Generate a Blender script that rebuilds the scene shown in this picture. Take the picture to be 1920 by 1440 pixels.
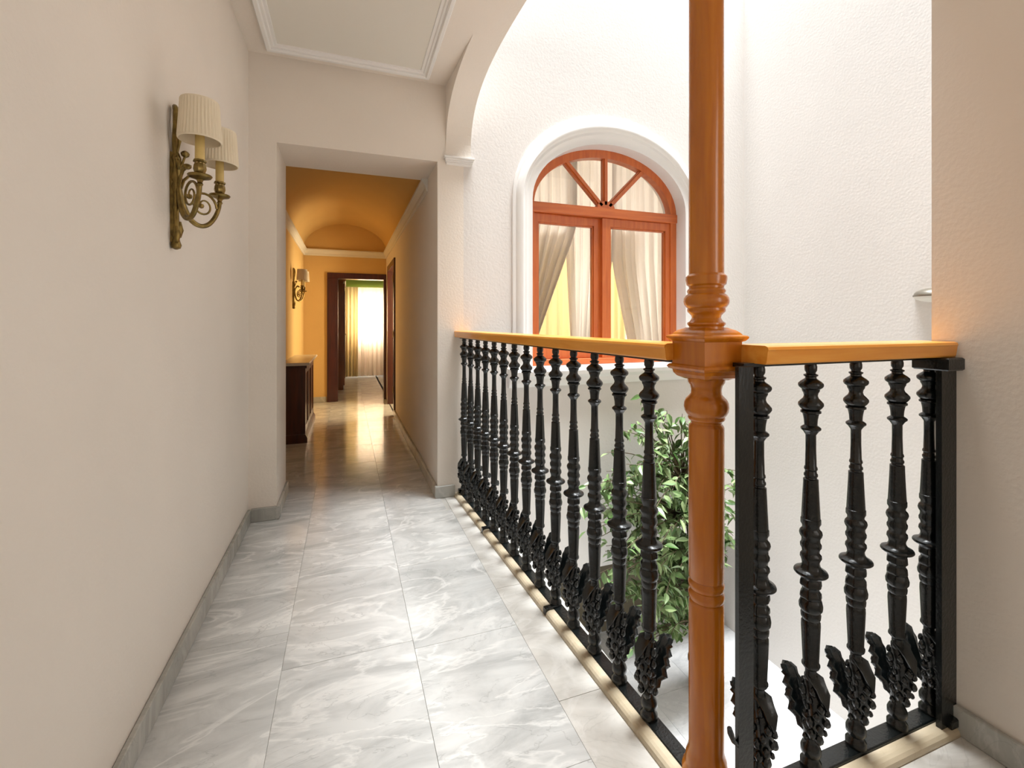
import bpy, math, random
from mathutils import Vector, Matrix
for o in list(bpy.data.objects): bpy.data.objects.remove(o)
SC = bpy.context.scene
COL = SC.collection
R = math.radians
random.seed(7)

# ------------------------------------------------------------------ camera
TH = math.atan(310/860)
cd = bpy.data.cameras.new('camera'); cam = bpy.data.objects.new('camera', cd); COL.objects.link(cam)
cd.sensor_width = 36; cd.lens = 860/1920*36; cd.clip_start = .02
cd.shift_y = -(720-605)/1920
cam.location = (0, 0, 1.25); cam.rotation_euler = (R(90), 0, -TH)
SC.camera = cam
# ------------------------------------------------------------------ light
w = bpy.data.worlds.new('world'); SC.world = w; w.use_nodes = True
bg = w.node_tree.nodes['Background']; bg.inputs[0].default_value = (.93, .97, 1, 1); bg.inputs[1].default_value = .25
def area(name, loc, rot, sx, sy, power, col):
    l = bpy.data.lights.new(name, 'AREA'); l.shape = 'RECTANGLE'; l.size = sx; l.size_y = sy; l.energy = power; l.color = col
    o = bpy.data.objects.new(name, l); COL.objects.link(o); o.location = loc; o.rotation_euler = rot; return o
def point(name, loc, power, col, r=.05):
    l = bpy.data.lights.new(name, 'POINT'); l.energy = power; l.color = col; l.shadow_soft_size = r
    o = bpy.data.objects.new(name, l); COL.objects.link(o); o.location = loc; return o
area('patio_skylight_daylight', (2.9, 2.2, 12.0), (0, 0, 0), 5.4, 4.0, 1600, (.95, .98, 1)).data.spread = R(100)
area('bedroom_window_daylight', (.52, 11.32, 1.35), (R(-90), 0, 0), .8, 1.0, 48, (1, .97, .92))
area('side_room_lamp_glow', (1.5, 6.8, 1.5), (0, R(90), 0), 1.2, .9, 72, (1, .80, .48))
point('window_room_fill_light', (2.2, 4.6, 1.5), 130, (1, .99, .97), .15)  # unseen light added inside the room to brighten the curtains
area('landing_fill_light', (1.73, -.75, 1.55), (0, R(90), 0), 1.3, 1.1, 17, (1, .97, .94))  # unseen fill added behind the camera to brighten the left wall
SC.view_settings.view_transform = 'Standard'; SC.view_settings.look = 'None'
SC.view_settings.exposure = 0.0; SC.view_settings.gamma = 1; SC.view_settings.use_curve_mapping = False

# ------------------------------------------------------------------ materials
def srgb(r, g, b):
    f = lambda c: (c/255/12.92 if c/255 <= .04045 else ((c/255+.055)/1.055)**2.4)
    return (f(r), f(g), f(b), 1)
def newmat(name):
    m = bpy.data.materials.new(name); m.use_nodes = True; nt = m.node_tree
    return m, nt, nt.nodes['Principled BSDF']
def N(nt, t, **kw):
    n = nt.nodes.new(t)
    for k, v in kw.items():
        if hasattr(n, k): setattr(n, k, v)
        else: n.inputs[k.replace('_', ' ')].default_value = v
    return n
def coords(nt, scale=(1, 1, 1), rnd=False):
    tc = N(nt, 'ShaderNodeTexCoord'); mp = N(nt, 'ShaderNodeMapping'); mp.inputs['Scale'].default_value = scale
    nt.links.new(tc.outputs['Object'], mp.inputs['Vector'])
    if rnd:
        oi = N(nt, 'ShaderNodeObjectInfo'); ml = N(nt, 'ShaderNodeMath', operation='MULTIPLY'); ml.inputs[1].default_value = 37.
        nt.links.new(oi.outputs['Random'], ml.inputs[0]); nt.links.new(ml.outputs[0], mp.inputs['Location'])
    return mp.outputs['Vector']
def bump(nt, b, h, strength, dist=.01):
    bp = N(nt, 'ShaderNodeBump'); bp.inputs['Strength'].default_value = strength; bp.inputs['Distance'].default_value = dist
    nt.links.new(h, bp.inputs['Height']); nt.links.new(bp.outputs[0], b.inputs['Normal'])
def plain(name, c, rough=.5, metal=0, spec=None, var=0., vscale=8., bmp=0, bscale=60, coat=0):
    m, nt, b = newmat(name); b.inputs['Roughness'].default_value = rough; b.inputs['Metallic'].default_value = metal
    if spec is not None: b.inputs['Specular IOR Level'].default_value = spec
    if coat: b.inputs['Coat Weight'].default_value = coat; b.inputs['Coat Roughness'].default_value = .08
    b.inputs['Base Color'].default_value = c
    if var:
        v = coords(nt); n = N(nt, 'ShaderNodeTexNoise'); n.inputs['Scale'].default_value = vscale; n.inputs['Detail'].default_value = 4
        nt.links.new(v, n.inputs['Vector'])
        cr = N(nt, 'ShaderNodeValToRGB'); cr.color_ramp.elements[0].position = .3; cr.color_ramp.elements[1].position = .7
        cr.color_ramp.elements[0].color = tuple(x*(1-var) for x in c[:3])+(1,); cr.color_ramp.elements[1].color = tuple(min(1, x*(1+var)) for x in c[:3])+(1,)
        nt.links.new(n.outputs[0], cr.inputs[0]); nt.links.new(cr.outputs[0], b.inputs['Base Color'])
    if bmp:
        v = coords(nt); n = N(nt, 'ShaderNodeTexNoise'); n.inputs['Scale'].default_value = bscale; n.inputs['Detail'].default_value = 3
        nt.links.new(v, n.inputs['Vector']); bump(nt, b, n.outputs[0], bmp)
    return m
def wood(name, c1, c2, rough=.3, axis=2, coat=.3):
    m, nt, b = newmat(name); s = [14, 14, 14]; s[axis] = 1.2
    v = coords(nt, tuple(s)); n = N(nt, 'ShaderNodeTexNoise'); n.inputs['Scale'].default_value = 2.4; n.inputs['Detail'].default_value = 6; n.inputs['Distortion'].default_value = .6
    nt.links.new(v, n.inputs['Vector']); cr = N(nt, 'ShaderNodeValToRGB')
    cr.color_ramp.elements[0].position = .3; cr.color_ramp.elements[1].position = .72; cr.color_ramp.elements[0].color = c1; cr.color_ramp.elements[1].color = c2
    nt.links.new(n.outputs[0], cr.inputs[0]); nt.links.new(cr.outputs[0], b.inputs['Base Color'])
    b.inputs['Roughness'].default_value = rough; b.inputs['Coat Weight'].default_value = coat; b.inputs['Coat Roughness'].default_value = .15
    return m
def marble(name, base, dark, light, rough=.16, rnd=True, sc=1., bw=.5):
    m, nt, b = newmat(name); L = nt.links.new
    v = coords(nt, (1.1*sc, 2.6*sc, 1), rnd)
    rot = N(nt, 'ShaderNodeVectorRotate'); rot.inputs['Angle'].default_value = R(-20); rot.rotation_type = 'Z_AXIS'; L(v, rot.inputs['Vector']); v = rot.outputs[0]
    n1 = N(nt, 'ShaderNodeTexNoise'); n1.inputs['Scale'].default_value = 2.2; n1.inputs['Detail'].default_value = 9; n1.inputs['Roughness'].default_value = .65; n1.inputs['Distortion'].default_value = 1.0; L(v, n1.inputs['Vector'])
    cr = N(nt, 'ShaderNodeValToRGB'); e = cr.color_ramp.elements; e[0].position = .28; e[0].color = dark; e[1].position = .62; e[1].color = base
    L(n1.outputs[0], cr.inputs[0])
    n2 = N(nt, 'ShaderNodeTexNoise'); n2.inputs['Scale'].default_value = 1.1; n2.inputs['Detail'].default_value = 6; n2.inputs['Roughness'].default_value = .55; n2.inputs['Distortion'].default_value = 1.6; L(v, n2.inputs['Vector'])
    s = N(nt, 'ShaderNodeMath', operation='SUBTRACT'); L(n2.outputs[0], s.inputs[0]); s.inputs[1].default_value = .5
    a = N(nt, 'ShaderNodeMath', operation='ABSOLUTE'); L(s.outputs[0], a.inputs[0])
    r2 = N(nt, 'ShaderNodeValToRGB'); e = r2.color_ramp.elements; e[0].position = .0; e[0].color = (bw, bw, bw, 1); e[1].position = .026; e[1].color = (0, 0, 0, 1); L(a.outputs[0], r2.inputs[0])
    mx = N(nt, 'ShaderNodeMixRGB'); L(r2.outputs[0], mx.inputs[0]); L(cr.outputs[0], mx.inputs[1]); mx.inputs[2].default_value = light
    # thin dark cracks
    n3 = N(nt, 'ShaderNodeTexNoise'); n3.inputs['Scale'].default_value = 1.7; n3.inputs['Detail'].default_value = 7; n3.inputs['Distortion'].default_value = 2.2; L(v, n3.inputs['Vector'])
    s3 = N(nt, 'ShaderNodeMath', operation='SUBTRACT'); L(n3.outputs[0], s3.inputs[0]); s3.inputs[1].default_value = .43
    a3 = N(nt, 'ShaderNodeMath', operation='ABSOLUTE'); L(s3.outputs[0], a3.inputs[0])
    r3 = N(nt, 'ShaderNodeValToRGB'); e = r3.color_ramp.elements; e[0].position = 0; e[0].color = (.55*bw, .55*bw, .55*bw, 1); e[1].position = .008; e[1].color = (0, 0, 0, 1); L(a3.outputs[0], r3.inputs[0])
    m3 = N(nt, 'ShaderNodeMixRGB'); L(r3.outputs[0], m3.inputs[0]); L(mx.outputs[0], m3.inputs[1]); m3.inputs[2].default_value = tuple(x*.45 for x in dark[:3])+(1,)
    L(m3.outputs[0], b.inputs['Base Color']); b.inputs['Roughness'].default_value = rough
    return m
M = {}
M['wall'] = plain('beige_plaster', srgb(240, 231, 220), .85, var=.02, vscale=2, bmp=.13, bscale=70)
M['atrium'] = plain('white_rose_plaster', srgb(229, 224, 219), .85, var=.015, vscale=2, bmp=.14, bscale=60)
M['ochre'] = plain('ochre_plaster', srgb(222, 186, 122), .8, var=.03, vscale=2, bmp=.15, bscale=60)
M['white'] = plain('white_gloss_paint', srgb(243, 241, 238), .35)
M['panelwhite'] = plain('matt_white_paint', srgb(232, 228, 218), .7)
M['taupe'] = plain('shade_darkened_taupe', srgb(104, 96, 78), .85, var=.03)  # taupe darkened further, putting the shade of the lower recess into the paint
M['marble'] = marble('grey_white_marble', srgb(220, 220, 217), srgb(176, 177, 175), srgb(246, 245, 241), .13, bw=.5)
M['marble_band'] = marble('pale_marble', srgb(222, 219, 212), srgb(196, 192, 184), srgb(242, 240, 236), .16, bw=.3)
M['marble_low'] = marble('white_marble', srgb(236, 236, 236), srgb(204, 206, 208), srgb(248, 248, 248), .2, bw=.35)
M['skirt'] = marble('grey_marble', srgb(192, 191, 184), srgb(158, 158, 152), srgb(222, 220, 214), .25, bw=.3)
M['nosing'] = marble('tan_marble', srgb(204, 190, 164), srgb(180, 164, 136), srgb(226, 216, 196), .25, bw=.2)
M['grout'] = plain('grey_grout', srgb(204, 201, 194), .9)
M['iron'] = plain('black_green_iron', srgb(10, 15, 15), .27, spec=.55, var=.2, vscale=30, bmp=.12, bscale=120)
M['orange'] = wood('orange_varnished_wood_y', srgb(234, 148, 46), srgb(248, 176, 76), .28, 1)
M['orange_x'] = wood('orange_varnished_wood_x', srgb(234, 148, 46), srgb(248, 176, 76), .28, 0)
M['orange_z'] = wood('orange_varnished_wood_z', srgb(180, 98, 10), srgb(204, 122, 18), .26, 2)
M['winwood'] = wood('red_orange_wood', srgb(192, 92, 38), srgb(212, 114, 52), .35, 2)
M['winwood_x'] = wood('red_orange_wood_x', srgb(192, 92, 38), srgb(212, 114, 52), .35, 0)
M['darkwood'] = wood('dark_red_wood', srgb(58, 24, 16), srgb(84, 38, 24), .3, 2)
M['doorwood'] = wood('brown_door_wood', srgb(110, 60, 28), srgb(136, 78, 38), .35, 2)
M['brass'] = plain('aged_brass', srgb(132, 112, 66), .32, 1, var=.35, vscale=40)
M['candle'] = plain('yellowed_candle_tube', srgb(216, 188, 118), .5, var=.1, vscale=20)
M['shade'] = plain('cream_pleated_fabric', srgb(236, 222, 196), .8)
M['pot'] = plain('dark_terracotta', srgb(90, 70, 54), .6)
M['soil'] = plain('soil', srgb(50, 40, 30), .95)
M['bark'] = plain('grey_brown_bark', srgb(104, 90, 70), .8, var=.2, vscale=30)
M['cushiongreen'] = plain('green_paint', srgb(150, 176, 74), .7)
M['stone_top'] = plain('cream_stone', srgb(214, 204, 186), .25, var=.05)
def glass():
    m, nt, b = newmat('window_glass'); nt.nodes.remove(b); out = nt.nodes['Material Output']
    t = N(nt, 'ShaderNodeBsdfTransparent'); g = N(nt, 'ShaderNodeBsdfGlossy'); g.inputs['Roughness'].default_value = .02
    f = N(nt, 'ShaderNodeFresnel'); f.inputs[0].default_value = 1.5; mx = N(nt, 'ShaderNodeMixShader')
    nt.links.new(f.outputs[0], mx.inputs[0]); nt.links.new(t.outputs[0], mx.inputs[1]); nt.links.new(g.outputs[0], mx.inputs[2]); nt.links.new(mx.outputs[0], out.inputs[0]); return m
M['glass'] = glass()
def cloth(name, c, trans=.4):
    m, nt, b = newmat(name); out = nt.nodes['Material Output']
    d = N(nt, 'ShaderNodeBsdfDiffuse'); t = N(nt, 'ShaderNodeBsdfTranslucent'); d.inputs[0].default_value = c; t.inputs[0].default_value = c
    mx = N(nt, 'ShaderNodeMixShader'); mx.inputs[0].default_value = trans; nt.nodes.remove(b)
    nt.links.new(d.outputs[0], mx.inputs[1]); nt.links.new(t.outputs[0], mx.inputs[2]); nt.links.new(mx.outputs[0], out.inputs[0]); return m
M['curtain'] = cloth('white_curtain', srgb(234, 231, 225), .5)
M['curtain_warm'] = cloth('cream_curtain', srgb(238, 222, 184), .5)
M['curtain_gold'] = cloth('golden_curtain', srgb(238, 222, 186), .5)
M['sheer'] = cloth('peach_sheer_curtain', srgb(250, 238, 222), .6)
def leafmat(name, c1, c2):
    m, nt, b = newmat(name); oi = N(nt, 'ShaderNodeObjectInfo'); g = N(nt, 'ShaderNodeNewGeometry'); ad = N(nt, 'ShaderNodeMath', operation='ADD'); fr = N(nt, 'ShaderNodeMath', operation='FRACT')
    nt.links.new(oi.outputs['Random'], ad.inputs[0]); nt.links.new(g.outputs['Random Per Island'], ad.inputs[1]); nt.links.new(ad.outputs[0], fr.inputs[0])
    mx = N(nt, 'ShaderNodeMixRGB'); mx.inputs[1].default_value = c1; mx.inputs[2].default_value = c2; nt.links.new(fr.outputs[0], mx.inputs[0])
    nt.links.new(mx.outputs[0], b.inputs['Base Color']); b.inputs['Roughness'].default_value = .38
    return m
M['leaf'] = leafmat('green_leaf', srgb(70, 106, 50), srgb(156, 176, 124))

# ------------------------------------------------------------------ mesh builder
class MB:
    def __init__(s): s.v = []; s.f = []; s.sm = []
    def add(s, vs, fs, smooth=False):
        n = len(s.v); s.v += [tuple(x) for x in vs]; s.f += [tuple(i+n for i in f) for f in fs]; s.sm += [smooth]*len(fs); return s
    def box(s, x0, x1, y0, y1, z0, z1, bev=0):
        if bev:
            b = bev; vs = []; 
            for z, k in ((z0, b), (z0+b, 0), (z1-b, 0), (z1, b)):
                vs += [(x0+k, y0+k, z), (x1-k, y0+k, z), (x1-k, y1-k, z), (x0+k, y1-k, z)]
            fs = [(3, 2, 1, 0), (12, 13, 14, 15)]
            for r in range(3):
                for i in range(4):
                    j = (i+1) % 4; fs.append((r*4+i, r*4+j, r*4+4+j, r*4+4+i))
            return s.add(vs, fs)
        return s.add([(x0, y0, z0), (x1, y0, z0), (x1, y1, z0), (x0, y1, z0), (x0, y0, z1), (x1, y0, z1), (x1, y1, z1), (x0, y1, z1)],
                     [(3, 2, 1, 0), (4, 5, 6, 7), (0, 1, 5, 4), (1, 2, 6, 5), (2, 3, 7, 6), (3, 0, 4, 7)])
    def lathe(s, prof, n=20, c=(0, 0, 0), wob=None, cap=True):
        vs = []; fs = []
        for k, (z, r) in enumerate(prof):
            for i in range(n):
                a = 2*math.pi*i/n; rr = r if wob is None else wob(r, a, z)
                vs.append((c[0]+rr*math.cos(a), c[1]+rr*math.sin(a), c[2]+z))
        m = len(prof)
        up = prof[-1][0] >= prof[0][0]
        for k in range(m-1):
            for i in range(n):
                j = (i+1) % n; q = (k*n+i, k*n+j, (k+1)*n+j, (k+1)*n+i); fs.append(q if up else q[::-1])
        s.add(vs, fs, True)
        if cap:
            lo = [v for v in vs[:n]]; hi = vs[-n:]
            t = tuple(range(n)); s.add(lo, [t[::-1] if up else t]); s.add(hi, [t if up else t[::-1]])
        return s
    def tube(s, pts, rad, n=8, cap=True, sub=1):
        if sub > 1:
            P_ = [Vector(p) for p in pts]; R_ = list(rad); q = []; r2 = []
            for k in range(len(P_)-1):
                a, b, c, d_ = P_[max(k-1, 0)], P_[k], P_[k+1], P_[min(k+2, len(P_)-1)]
                for j in range(sub):
                    t = j/sub; q.append(.5*((2*b)+(c-a)*t+(2*a-5*b+4*c-d_)*t*t+(3*b-a-3*c+d_)*t**3)); r2.append(R_[k]*(1-t)+R_[k+1]*t)
            pts = q+[P_[-1]]; rad = r2+[R_[-1]]
        pts = [Vector(p) for p in pts]; m = len(pts); rr = rad if isinstance(rad, (list, tuple)) else [rad]*m
        vs = []; fs = []; prev = None
        for k, p in enumerate(pts):
            t = (pts[min(k+1, m-1)]-pts[max(k-1, 0)]).normalized()
            if prev is None:
                u = t.cross(Vector((0, 0, 1)) if abs(t.z) < .9 else Vector((1, 0, 0))).normalized()
            else:
                u = (prev - t*prev.dot(t)).normalized()
            prev = u; q = t.cross(u)
            for i in range(n):
                a = 2*math.pi*i/n; vs.append(p+(u*math.cos(a)+q*math.sin(a))*rr[k])
        for k in range(m-1):
            for i in range(n):
                j = (i+1) % n; fs.append((k*n+i, k*n+j, (k+1)*n+j, (k+1)*n+i))
        if cap: fs += [tuple(range(n))[::-1], tuple(range((m-1)*n, m*n))]
        return s.add(vs, fs, True)
    def prism(s, prof, axis, a, b, smooth=False, sh=None):
        """2D closed profile swept along an axis from a to b (axis 0: prof=(y,z), 1: prof=(x,z), 2: prof=(x,y))"""
        n = len(prof); vs = []
        for t in (a, b):
            for p, q in prof:
                vs.append((t, p, q) if axis == 0 else (p, t, q) if axis == 1 else (p, q, t))
        fs = [(i, (i+1) % n, n+(i+1) % n, n+i) for i in range(n)]
        s.add(vs, fs, smooth); s.add(vs, [tuple(range(n))[::-1], tuple(range(n, 2*n))]); return s
    def build(s, name, mat, parent=None, loc=None, fix=True):
        me = bpy.data.meshes.new(name); me.from_pydata(s.v, [], s.f)
        for p, q in zip(me.polygons, s.sm): p.use_smooth = q
        if fix:
            import bmesh
            bm = bmesh.new(); bm.from_mesh(me); bmesh.ops.remove_doubles(bm, verts=bm.verts, dist=1e-6); bmesh.ops.recalc_face_normals(bm, faces=bm.faces); bm.to_mesh(me); bm.free()
        me.materials.append(M[mat] if isinstance(mat, str) else mat)
        o = bpy.data.objects.new(name, me); COL.objects.link(o)
        if parent: o.parent = parent
        if loc: o.location = loc
        if any(s.sm):
            try: me.set_sharp_from_angle(angle=R(38))
            except Exception: pass
        return o
def tag(o, label, cat, group=None, kind=None):
    o['label'] = label; o['category'] = cat
    if group: o['group'] = group
    if kind: o['kind'] = kind
    return o
def struct(o, label=None):
    o['kind'] = 'structure'
    if label: o['label'] = label
    return o
def empty(name, loc=(0, 0, 0), rz=0):
    o = bpy.data.objects.new(name, None); COL.objects.link(o); o.location = loc; o.rotation_euler = (0, 0, rz); o.empty_display_size = .1; return o
def copy_tree(o, parent=None):
    c = o.copy(); COL.objects.link(c); c.parent = parent
    for ch in o.children: copy_tree(ch, c)
    return c

# layout constants (metres, corridor runs along +Y)
XL, YF, ZC = -.58, 3.26, 2.95         # left wall, front wall, landing ceiling
XR, YR = 1.76, .925                   # right wall, its end at the atrium
XA = 3.454                            # atrium side wall
ZT = 4.6; ZH = 3.3                              # top of the atrium
ZB = -1.68                            # lower floor
CL, CR = -.63, .63                    # corridor side walls
YJ = 3.73                             # back of the thick wall opening
YD = 7.8                              # wall with the far doorway
def railx(y): return .79+(3.22-y)*.047

# ------------------------------------------------------------------ structure: walls
struct(MB().box(XL-.2, XL, -1.6, YF+.1, -.1, ZC+.1).build('wall_left', 'wall'), 'long plain beige plaster wall carrying the near brass sconce')
m = MB()
m.box(-.78, -.42, YF, YJ, 0, ZC+.1)                     # left of opening
m.box(-.42, .61, YF, YJ, 2.40, ZC+.1)                   # lintel
WY1 = YF+.3                                             # window wall thickness
m.box(.61, .80, YF, YJ, -.73, 2.95)                     # between opening and atrium
struct(m.build('wall_front', 'wall'), 'beige end wall with the square opening into the corridor')
# atrium wall with arched window hole
WCX, WA, WB0, WB1, WSP, WBOT = 2.06, .735, .515, .72, 2.20, .90
m = MB()
m.box(.80, WCX-WA, YF, WY1, -.73, ZT); m.box(WCX+WA, XA+.2, YF, WY1, -.73, ZT)
m.box(WCX-WA, WCX+WA, YF, WY1, -.73, WBOT)
m.box(.61, .80, YF+.001, WY1, 2.95, ZT)
n = 28
vs = []; fs = []
for i in range(n+1):
    a = math.pi*(1-i/n); x = WCX+WA*math.cos(a); z = WSP+WB0*math.sin(a)
    vs += [(x, YF, z), (x, WY1, z), (x, YF, ZT), (x, WY1, ZT)]
for i in range(n):
    k = i*4; fs += [(k, k+4, k+6, k+2), (k+1, k+3, k+7, k+5), (k, k+1, k+5, k+4)]
m.add(vs, fs)
struct(m.build('wall_window', 'atrium'), 'tall pale plaster wall with the arched window')
struct(MB().box(XA, XA+.2, YR-.1, 4.1, ZB, ZT).build('wall_atrium_side', 'atrium'), 'tall pale plaster side wall of the light well')
struct(MB().box(XR, XA+.2, YR-.9, YR, ZB, ZH).build('wall_right_pier', 'wall'))
struct(MB().box(XR, XR+.2, -1.6, YR-.9, -.1, ZC+.1).build('wall_right', 'wall'), 'shaded beige wall at the right end of the railing')
struct(MB().box(XL-.2, XR+.2, -1.8, -1.6, -.1, ZC+.1).build('wall_back', 'wall'))
wd = empty('fill_light_frame', (XR, -.75, 0)); struct(wd)  # made-up frame added around the landing fill light, out of view
for y0, y1, z0, z1 in ((-.62, -.55, .83, 2.27), (.55, .62, .83, 2.27), (-.55, .55, .83, .90), (-.55, .55, 2.20, 2.27), (-.02, .02, .90, 2.20)): MB().box(-.02, .0, y0, y1, z0, z1, .003).build('window_frame', 'white', wd)  # bars of the added frame
# lower storey
struct(MB().box(.6, XA, 3.80, 4.1, ZB, -.5).build('wall_lower_recess', 'taupe'), 'taupe wall set back below the window wall, painted darker for recess shade')
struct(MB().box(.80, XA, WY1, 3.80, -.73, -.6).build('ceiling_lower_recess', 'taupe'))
struct(MB().box(.55, .75, .95, 3.80, ZB, -.16).build('wall_lower_left', 'atrium'))
struct(MB().box(.55, XR, .75, .95, ZB, -.16).build('wall_lower_near', 'atrium'))
# floors -------------------------------------------------------
def tile_mesh(sx, sy, th=.02, bev=.0004):
    b = MB().box(0, sx, 0, sy, -th, 0, bev); return b
def tiles(parent, rects, mat, z=0, gap=.0007):
    cache = {}
    for (x0, x1, y0, y1) in rects:
        key = (round(x1-x0, 3), round(y1-y0, 3))
        if key not in cache:
            o = tile_mesh(key[0]-2*gap, key[1]-2*gap).build('floor_tile', mat, parent); cache[key] = o
        else:
            o = cache[key].copy(); COL.objects.link(o)
        o.location = (x0+gap, y0+gap, z)
floor = MB(); floor.box(XL, .92, -1.6, YF, -.16, -.003); floor.box(.92, XR, -1.6, .95, -.16, -.003); floor.box(-.8, CR+.01, YF, YD+.2, -.16, -.003); floor.box(-1.4, 1.6, YD+.2, 11.3, -.16, -.003)
floor = struct(floor.build('floor', 'grout'), 'glossy grey-white marble slab floor of the landing and corridor')
cols = [-1.08, -.685, -.22, .245, .66]; rects = []
offs = [.35, .1, .32, .37, .0]
for ci in range(4):
    x0, x1 = cols[ci], cols[ci+1]; y = -1.6-offs[ci]+.03
    while y < 11.2:
        y1 = y+.62
        xa, xb = x0, x1
        ya, yb = max(y, -1.6), min(y1, 11.2)
        if ya < YD: lo = XL
        else: lo = -1.08
        if ya < YD and yb > YF and ci == 0:
            pass
        xa = max(xa, XL if yb <= YF+.3 else -.63 if yb <= YD+.3 else -1.08)
        if xb-xa > .02 and yb-ya > .02: rects.append((round(xa, 3), round(min(xb, .66 if yb < YF+.2 else .63 if yb < YD+.3 else 1.4), 3), round(ya, 3), round(yb, 3)))
        y = y1
for x0 in (.66, 1.125):
    for y0, y1 in ((-1.6, -1.0), (-1.0, -.4), (-.4, .2), (.2, .74)):
        rects.append((x0, min(x0+.465, XR) if x0 < 1 else XR, y0, y1))
for k in range(6): rects.append((.63, 1.09, YD+.2+k*.55, YD+.75+k*.55))
tiles(floor, rects, 'marble')
# pale border strips along the railings (angled along the left railing)
def strip(y0, y1):
    a0, a1 = railx(y0)-.062, railx(y1)-.062
    return MB().add([(.66, y0, -.02), (a0, y0, -.02), (a1, y1, -.02), (.66, y1, -.02), (.66, y0, .0005), (a0, y0, .0005), (a1, y1, .0005), (.66, y1, .0005)],
                    [(3, 2, 1, 0), (4, 5, 6, 7), (0, 1, 5, 4), (1, 2, 6, 5), (2, 3, 7, 6), (3, 0, 4, 7)])
for y0, y1 in ((.745, 1.37), (1.372, 2.05), (2.052, 2.72), (2.722, 3.258)): strip(y0, y1).build('border_tile', 'marble_band', floor)
for x0, x1 in ((.832, 1.3), (1.302, XR)): MB().box(x0, x1, .742, .842, -.02, .0005).build('border_tile', 'marble_band', floor)
# tan bullnose edging
pr = [(-.062, -.1), (-.062, .008)]+[(-.062+.02-.02*math.cos(a), .008+.016*math.sin(a)) for a in [R(x) for x in (30, 60, 90)]]+[(-.02, .022), (-.012, .012), (-.012, -.1)]
m = MB(); vs = []
for y in (.862, YF): vs += [(railx(y)+p, y, q) for p, q in pr]
k = len(pr); m.add(vs, [(i, (i+1) % k, k+(i+1) % k, k+i) for i in range(k)]); m.add(vs, [tuple(range(k)), tuple(range(k, 2*k))])
struct(m.build('trim_1', 'nosing'), 'tan rounded marble edging beside the long railing')
struct(MB().prism([(.905+p, q) for p, q in pr], 0, .85, XR-.001).build('trim_2', 'nosing'), 'tan rounded marble edging beside the short railing')
# outer slab edge under the base bars
m = MB(); e0, e1 = railx(.89), railx(YF)
m.prism([(e0-.02, .89), (e0+.032, .89), (e1+.032, YF), (e1-.02, YF)], 2, -.16, .003); m.box(e0+.032, XR, .893, .95, -.16, .003)
struct(m.build('floor_slab_edge', 'atrium'))
# lower floor
low = struct(MB().box(.55, XA, .75, 3.80, ZB-.15, ZB-.003).build('floor_lower', 'grout'), 'white marble floor far below the railing')
rects = []
for i in range(7):
    for j in range(7):
        x0, x1 = .6+i*.41, min(.6+(i+1)*.41, XA); y0, y1 = .95+j*.41, min(.95+(j+1)*.41, 3.8)
        if x1 > x0+.02 and y1 > y0+.02: rects.append((round(x0, 3), round(x1, 3), round(y0, 3), round(y1, 3)))
tiles(low, rects, 'marble_low', ZB, .001)
# ceilings -----------------------------------------------------
m = MB().box(XL, .80, -1.6, YF, ZC, ZC+.2); m.box(.80, XR, -1.6, .85, ZC, ZC+.2)
struct(m.build('ceiling', 'wall'), 'beige ceiling margin around the white panel')
# recessed looking white panel with moulding
px0, px1, py0, py1 = -.465, .535, -.6, 3.165
c = MB().box(px0+.06, px1-.06, py0+.06, py1-.06, ZC-.008, ZC+.01).build('ceiling_panel', 'panelwhite'); struct(c, 'large flat white ceiling panel')
def frame_sweep(x0, x1, y0, y1, prof, zref):
    """prof: (inset, drop) closed ring profile"""
    m = MB(); vs = []; k = len(prof)
    for d, z in prof: vs += [(x0+d, y0+d, zref-z), (x1-d, y0+d, zref-z), (x1-d, y1-d, zref-z), (x0+d, y1-d, zref-z)]
    fs = []
    for p in range(k):
        q = (p+1) % k
        for i in range(4):
            j = (i+1) % 4; fs.append((p*4+i, p*4+j, q*4+j, q*4+i))
    return m.add(vs, fs)
struct(frame_sweep(px0, px1, py0, py1, [(0, -.01), (0, .026), (.006, .034), (.024, .034), (.03, .026), (.03, .02), (.044, .02), (.05, .013), (.066, .013), (.072, .0), (.072, -.01)], ZC).build('trim_3', 'white'), 'stepped white moulding framing the ceiling panel')
# arches over the railings ------------------------------------
def arch(y0, y1, half, zs, zcrown, ztop, xfun, axis, nm, lab):
    m = MB(); n = 40; vs = []; fs = []
    for i in range(n+1):
        t = .5-.5*math.cos(math.pi*i/n); y = y0+(y1-y0)*t; u = abs(2*t-1); z = zs+(zcrown-zs)*(max(0, 1-u**3))**(1/3)
        c = xfun(y)
        for dx, zz in ((-half, z), (half, z), (half, ztop), (-half, ztop)):
            vs.append((c+dx, y, zz) if axis == 1 else (y, c+dx, zz))
    for i in range(n):
        k = i*4
        for q in range(4): fs.append((k+q, k+(q+1) % 4, k+4+(q+1) % 4, k+4+q))
    fs += [(0, 1, 2, 3), (n*4, n*4+3, n*4+2, n*4+1)]
    m.add(vs, fs, False); return struct(m.build(nm, 'wall'), lab)
ax = lambda y: .762+(YF-y)*.047
arch(1.0, YF, .092, 2.43, 2.965, ZH, ax, 1, 'wall_arch_left', 'beige flattened arch springing over the long railing')
arch(.95, XR, .092, 2.43, 2.80, ZH, lambda x: .93, 0, 'wall_arch_near', None)
struct(MB().box(.78, .98, .84, 1.06, 2.43, ZH).build('wall_arch_corner', 'wall'))
def corbel(nm, x, y, z, lab, side):
    m = MB(); c = x
    for (z0, z1, e) in ((-.055, -.04, .0), (-.04, -.026, .006), (-.026, -.014, .012), (-.014, .0, .018)):
        m.box(c-.092-e, c+.092+e, y-.012-e, y+.02, z+z0, z+z1, .002)
    struct(m.build(nm, 'white'), lab)
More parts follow.
